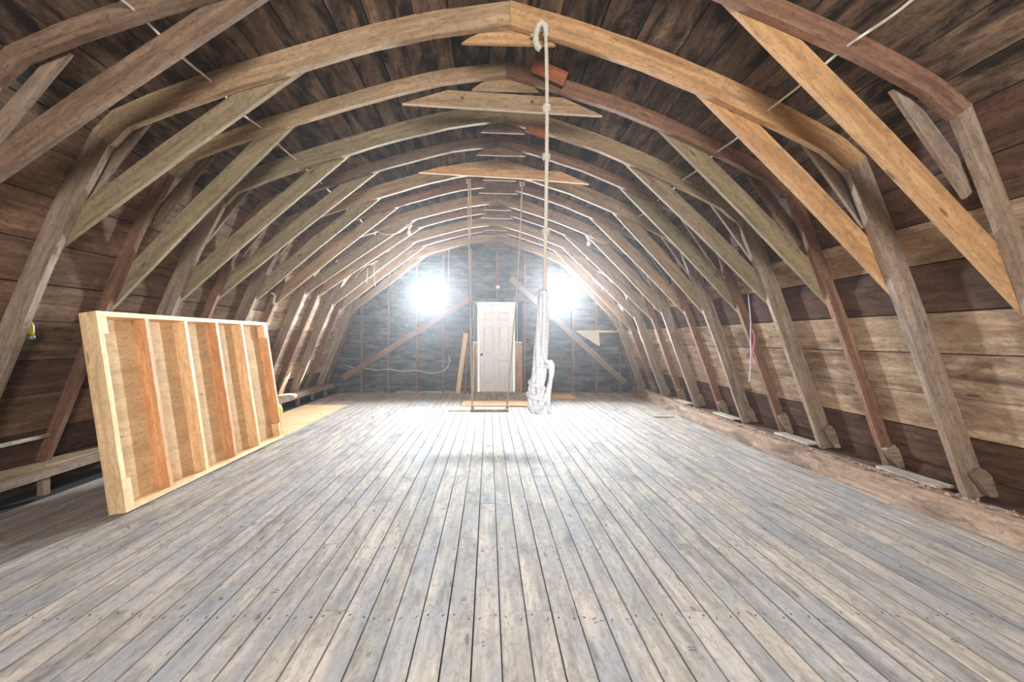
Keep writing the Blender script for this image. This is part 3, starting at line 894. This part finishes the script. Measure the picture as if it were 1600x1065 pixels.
# swing
YS = 5.10
sw = thing('rope_swing', 'plank swing seat hung on two long ropes in front of the white door', 'swing', (.0, YS, .38))
part(MB().bar((-.235, YS, .378), (.255, YS, .378), .22, .034, (0, 1, 0), segs=4, wob=.003), 'seat', M_FRAMEW, sw)
L1 = [(-.262, YS + .02, 3.33), (-.26, YS, 2.8), (-.245, YS, 1.9), (-.225, YS, 1.0), (-.212, YS, .40)]
L2 = [(.434, YS + .02, 3.30), (.415, YS, 2.8), (.36, YS, 1.9), (.288, YS, 1.0), (.238, YS, .40)]
part(rope(MB(), L1, .011, .06, .016), 'swing_rope', M_ROPET, sw, True)
part(rope(MB(), L2, .011, .06, .016), 'swing_rope', M_ROPET, sw, True)
part(rope(MB(), [(-.236, YS, 3.35), (-.232, YS + .01, 3.1), (-.228, YS, 2.85), (-.245, YS, 2.6)], .009, .06, .016), 'doubled_rope', M_ROPET, sw, True)
for x_, z_ in ((-.262, 3.34), (.434, 3.31)):
    kb = MB(); knot(kb, (x_, YS, z_), .012, .024, 9)
    part(kb, 'knot', M_ROPE, sw, True)
for x_ in (-.212, .238):
    kb = MB(); knot(kb, (x_, YS, .41), .009, .014, 2)
    part(kb, 'seat_knot', M_ROPET, sw, True)

# ------------------------------------------------------------------ cables
def cable(pts, name, label, r=.006, m=M_WIRE, step=.05):
    return tag(MB().tube(rope_path(pts, step), r, 6).build(name, m, None, True), label, 'cable')
lp_, rp_ = [], []
for k in range(-2, 7):
    y = YK(k) + .02
    lp_ += [(-1.95, y, 3.105), (-1.94 + random.uniform(-.02, .02), y + SP / 2, 3.085 + random.uniform(-.02, .01))]
    rp_ += [(1.97, y, 2.905), (1.96 + random.uniform(-.01, .02), y + SP / 2, 2.885 + random.uniform(-.015, .01))]
cable(lp_, 'cable', 'white cable threaded through the rafters on the left slope of the roof', .0085)
cable(rp_, 'cable', 'white cable threaded through the rafters on the right slope of the roof', .0085)
ye = YW - .105
cable([(-3.42, ye, .66), (-3.2, ye, .60), (-3.02, ye, .60), (-2.7, ye, .545), (-2.38, ye, .56), (-2.0, ye, .52), (-1.70, ye, .535), (-1.4, ye, .47), (-1.08, ye, .52), (-.99, ye + .04, .60), (-.93, ye + .06, .72), (-.95, ye + .06, .88)], 'cable', 'white cable drooping across the lower left studs of the far end wall', .009)

# bulbs on the frames
def bulb(c, label, y_back):
    x_, y_, z_ = c
    r = thing('light_bulb', label, 'light bulb', c, 'bare light bulbs')
    part(MB().lathe([(.052, .03), (.052, .012), (.030, .0), (.026, -.03), (.001, -.032)], c), 'lamp_holder', M_PORC, r, True)
    prof = [(.013, -.03), (.014, -.05), (.024, -.07), (.033, -.09), (.034, -.107), (.026, -.127), (.012, -.137), (.001, -.139)]
    part(MB().lathe(prof, c), 'bulb', M_BULB, r, True)
y6 = YK(6)
bulb((-1.29, y6 - .06, 3.10), 'bare bulb in a white holder on the left side of the roof', y6)
bulb((1.62, y6 - .06, 2.93), 'bare bulb in a white holder on the right side of the roof', y6)
bx = thing('light_bulb', 'round white globe bulb on the centre stud above the white door', 'light bulb', (.22, YW - .095, 2.50), 'bare light bulbs')
part(MB().lathe([(.045, 0), (.045, .014), (.024, .022), (.022, .045)], (.22, YW - .091, 2.50), (0, -1, 0)), 'lamp_holder', M_PORC, bx, True)
part(MB().lathe([(.022, .045), (.044, .06), (.054, .085), (.046, .112), (.024, .128), (.001, .132)], (.22, YW - .091, 2.50), (0, -1, 0)), 'bulb', M_BULB, bx, True)
cable([(-1.29, y6 - .055, 3.13), (-1.45, y6 - .03, 3.02), (-1.68, y6 - .02, 2.985), (-1.86, y6 - .02, 3.06), (-1.95, y6 + .0, 3.12)], 'cable', 'slack cable feeding the left bare bulb', .006)
cable([(1.62, y6 - .055, 2.95), (1.72, y6 - .03, 2.92), (1.84, y6 - .02, 2.85), (1.93, y6 - .02, 2.86), (1.97, y6 + .0, 2.90)], 'cable', 'slack cable feeding the right bare bulb', .006)
# dangling cords
cord = lambda pts, label, r=.004, m=M_ROPE: tag(MB().tube(rope_path(pts, .03), r, 5).build('cord', m, None, True), label, 'cord')
cord([(-.90, 8.93, 3.40), (-.902, 8.90, 3.0), (-.90, 8.90, 2.55)], 'thin pull cord hanging between the left window and the swing rope', .005)
cord([(-2.35, 7.63, 2.66), (-2.345, 7.60, 2.52), (-2.36, 7.6, 2.35)], 'left of the short white cords hanging from the frames left of the window', .006)
cord([(-2.20, 7.63, 2.80), (-2.21, 7.58, 2.55), (-2.19, 7.6, 2.30)], 'right of the short white cords hanging from the frames left of the window', .006)
rbn = thing('pink_ribbon', 'pink ribbon on a long white string hanging from a right-hand leg', 'ribbon', (2.915, 4.38, 1.79))
part(MB().tube(rope_path([(2.90, 4.40, 1.79), (2.915, 4.38, 1.5), (2.90, 4.36, 1.35), (2.895, 4.35, 1.02), (2.875, 4.35, .82)], .03), .004, 5), 'string', M_ROPEW, rbn, True)
pr = MB(); 
for i in range(10):
    t0, t1 = i / 10, (i + 1) / 10
    f = lambda t: (2.885 + .03 * math.sin(t * 5) + .035 * t, 4.335 - .01 * math.sin(t * 9), 1.42 - .44 * t)
    a, b_ = f(t0), f(t1); wd = .006 + .013 * t0
    pr.bar(a, b_, wd * 2, .002, (1, .5, 0))
part(pr, 'ribbon', M_PINK, rbn)
# pink tag on a left frame
tg = MB(); yk = YK(4) - .03
P_ = [(-2.86, yk, 1.90), (-2.80, yk - .01, 1.86), (-2.83, yk - .01, 1.76), (-2.78, yk, 1.70)]
for a, b_ in zip(P_[:-1], P_[1:]): tg.bar(a, b_, .018, .002, (1, .2, 0))
tag(tg.build('ribbon_scrap', M_PAPER), 'pale twisted scrap of ribbon on a left-hand leg above the framed panel', 'ribbon')

# ------------------------------------------------------------------ haze volume added for the bloom round the far windows
m_, nt_, b_ = mat('bloom_haze')
nt_.nodes.remove(b_)
vs = nt_.nodes.new('ShaderNodeVolumeScatter'); vs.inputs['Density'].default_value = HAZE; vs.inputs['Anisotropy'].default_value = 0.75
vs.inputs['Color'].default_value = (0.90, 0.95, 1.0, 1)
nt_.links.new(vs.outputs[0], nt_.nodes['Material Output'].inputs['Volume'])
hz_ = MB().box((-4.3, Y0 - .3, -.2), (4.0, YW + .3, 3.9)).build('haze', m_)
tag(hz_, 'thin haze added for the bloom glow round the two far windows', 'haze'); hz_['kind'] = 'stuff'

# ------------------------------------------------------------------ small things
# yellow handled tool hanging on the left wall
hx, hy, hz = -3.37, 2.90, 1.42
ht = thing('hanging_bottle', 'small yellow and grey plastic bottle hanging on the left wall left of the framed panel', 'bottle', (hx, hy, hz))
part(MB().lathe([(.006, 0), (.009, -.01), (.016, -.03), (.018, -.085), (.014, -.095)], (hx, hy, hz)), 'body', M_YEL, ht, True)
part(MB().lathe([(.015, -.095), (.021, -.102), (.022, -.120), (.014, -.130)], (hx, hy, hz)), 'base_cap', M_GREEN, ht, True)
part(MB().tube([(hx, hy, hz + .06), (hx, hy, hz - .002)], .003, 5), 'hanger', M_STEEL, ht)
# yellow jug on the ledge past the panel
jx, jy, jz = -3.42, 6.35, .0
jg = thing('water_jug', 'yellow plastic jug standing on the floor past the far end of the framed panel', 'jug', (jx, jy, .001))
part(MB().lathe([(.07, .001), (.085, .01), (.088, .16), (.07, .21), (.03, .25), (.028, .29)], (jx, jy, 0)), 'body', M_YEL, jg, True)
part(MB().lathe([(.032, .285), (.032, .32), (.001, .322)], (jx, jy, 0)), 'cap', M_GREEN, jg, True)
# blocks at the roof
tag(MB().bar((.37, 3.27, 3.67 - .10), (.64, 3.27, 3.57 - .12), .10, .035, (0, 0, 1)).build('wood_block', M_REDBLK), 'short red wood block nailed under the roof above the long collar tie', 'wood block', 'red wood blocks under the ridge')
tag(MB().bar((.37, 3.93, 3.40), (.60, 3.93, 3.32), .07, .035, (0, 0, 1)).build('wood_block', M_REDBLK), 'short red wood block just below the long collar tie, behind the rope', 'wood block', 'red wood blocks under the ridge')
# long diagonal braces of the end wall
yb_ = YW - .112
tag(MB().bar((-3.45, yb_, .36), (-.44, yb_, 2.24), .135, .036, (0, 0, 1), segs=10, wob=.006).build('diagonal_brace', M_FRAMER), 'long brown diagonal brace rising across the far end wall under the left window', 'brace', 'diagonal braces on the far end wall')
tag(MB().bar((.52, yb_, 2.72), (3.22, yb_, .25), .135, .036, (0, 0, 1), segs=10, wob=.006).build('diagonal_brace', M_FRAMEW), 'long grey diagonal brace dropping across the far end wall below the right window', 'brace', 'diagonal braces on the far end wall')
# shelf on the right of the end wall
sh = thing('wall_shelf', 'short pale plank shelf nailed to the studs right of the right window', 'shelf', (2.65, YW - .2, 1.44))
part(MB().box((2.06, YW - .27, 1.435), (3.22, YW - .135, 1.475)), 'shelf_board', M_PINE, sh)
part(MB().plate([(2.10, 1.43), (2.60, 1.43), (2.62, 1.10)], YW - .165, YW - .150), 'corner_gusset', M_PAPER, sh)
# board leaning by the door
tag(MB().bar((-.72, YW - .28, .012), (-.54, YW - .11, 1.42), .10, .035, (1, 0, .1)).build('leaning_board', M_PINE), 'pale pine board leaning upright against the end wall left of the white door', 'board')
tag(MB().bar((-.55, YW - .22, .008), (-.50, YW - .115, 1.12), .04, .03, (1, 0, 0)).build('leaning_board', M_FRAMER), 'thin brown stick leaning between the pine board and the white door', 'board')
# sheets lying on the floor
def sheet(x0, y0, x1, y1, z, t_, m_, label, rot=0):
    c = ((x0 + x1) / 2, (y0 + y1) / 2, z)
    o = MB().bar((x0, c[1], z + t_ / 2), (x1, c[1], z + t_ / 2), y1 - y0, t_, (0, 1, 0)).build('plywood_sheet', m_, None, False, c)
    o.rotation_euler.z = rot
    return tag(o, label, 'sheet', 'thin sheets lying on the loft floor')
sheet(-.52, 7.45, .78, 8.05, .001, .022, M_OSB, 'reddish plywood sheet on the floor just in front of the white door')
sheet(-.72, 7.0, -.28, 7.42, .001, .014, M_PLY, 'small pale plywood sheet on the floor left of the swing seat')
sheet(1.30, 8.4, 1.86, 9.05, .001, .014, M_PLY, 'pale plywood sheet on the floor below the right window behind the thick rope')
sheet(2.72, 6.45, 3.05, 7.0, .001, .012, M_DUST, 'small pale sheet on the floor near the far right sill beam')
sheet(-2.75, 8.0, -2.2, 8.45, .001, .010, M_DUST, 'thin grey sheet on the floor near the far left corner')
sheet(-3.55, 5.15, -2.72, 7.6, .001, .012, M_PINE, 'large plywood sheet on the floor beyond the framed panel, coloured pale for the sun patch')  # lighter pine colour stands in for sunlight on this sheet
# splinters on the floor
mb_ = MB(); rb = random.Random(12)
for i in range(160):
    y = 1.6 + rb.random() ** 1.5 * 6.5; x_ = rb.uniform(-2.6, 3.0); a = rb.uniform(0, 3.14); l = rb.uniform(.008, .03)
    mb_.bar((x_, y, .003), (x_ + math.cos(a) * l, y + math.sin(a) * l, .0035), .003, .002)
o = mb_.build('straw_bits', M_FRAMER); tag(o, 'bits of straw and splinters scattered over the floorboards', 'debris'); o['kind'] = 'stuff'
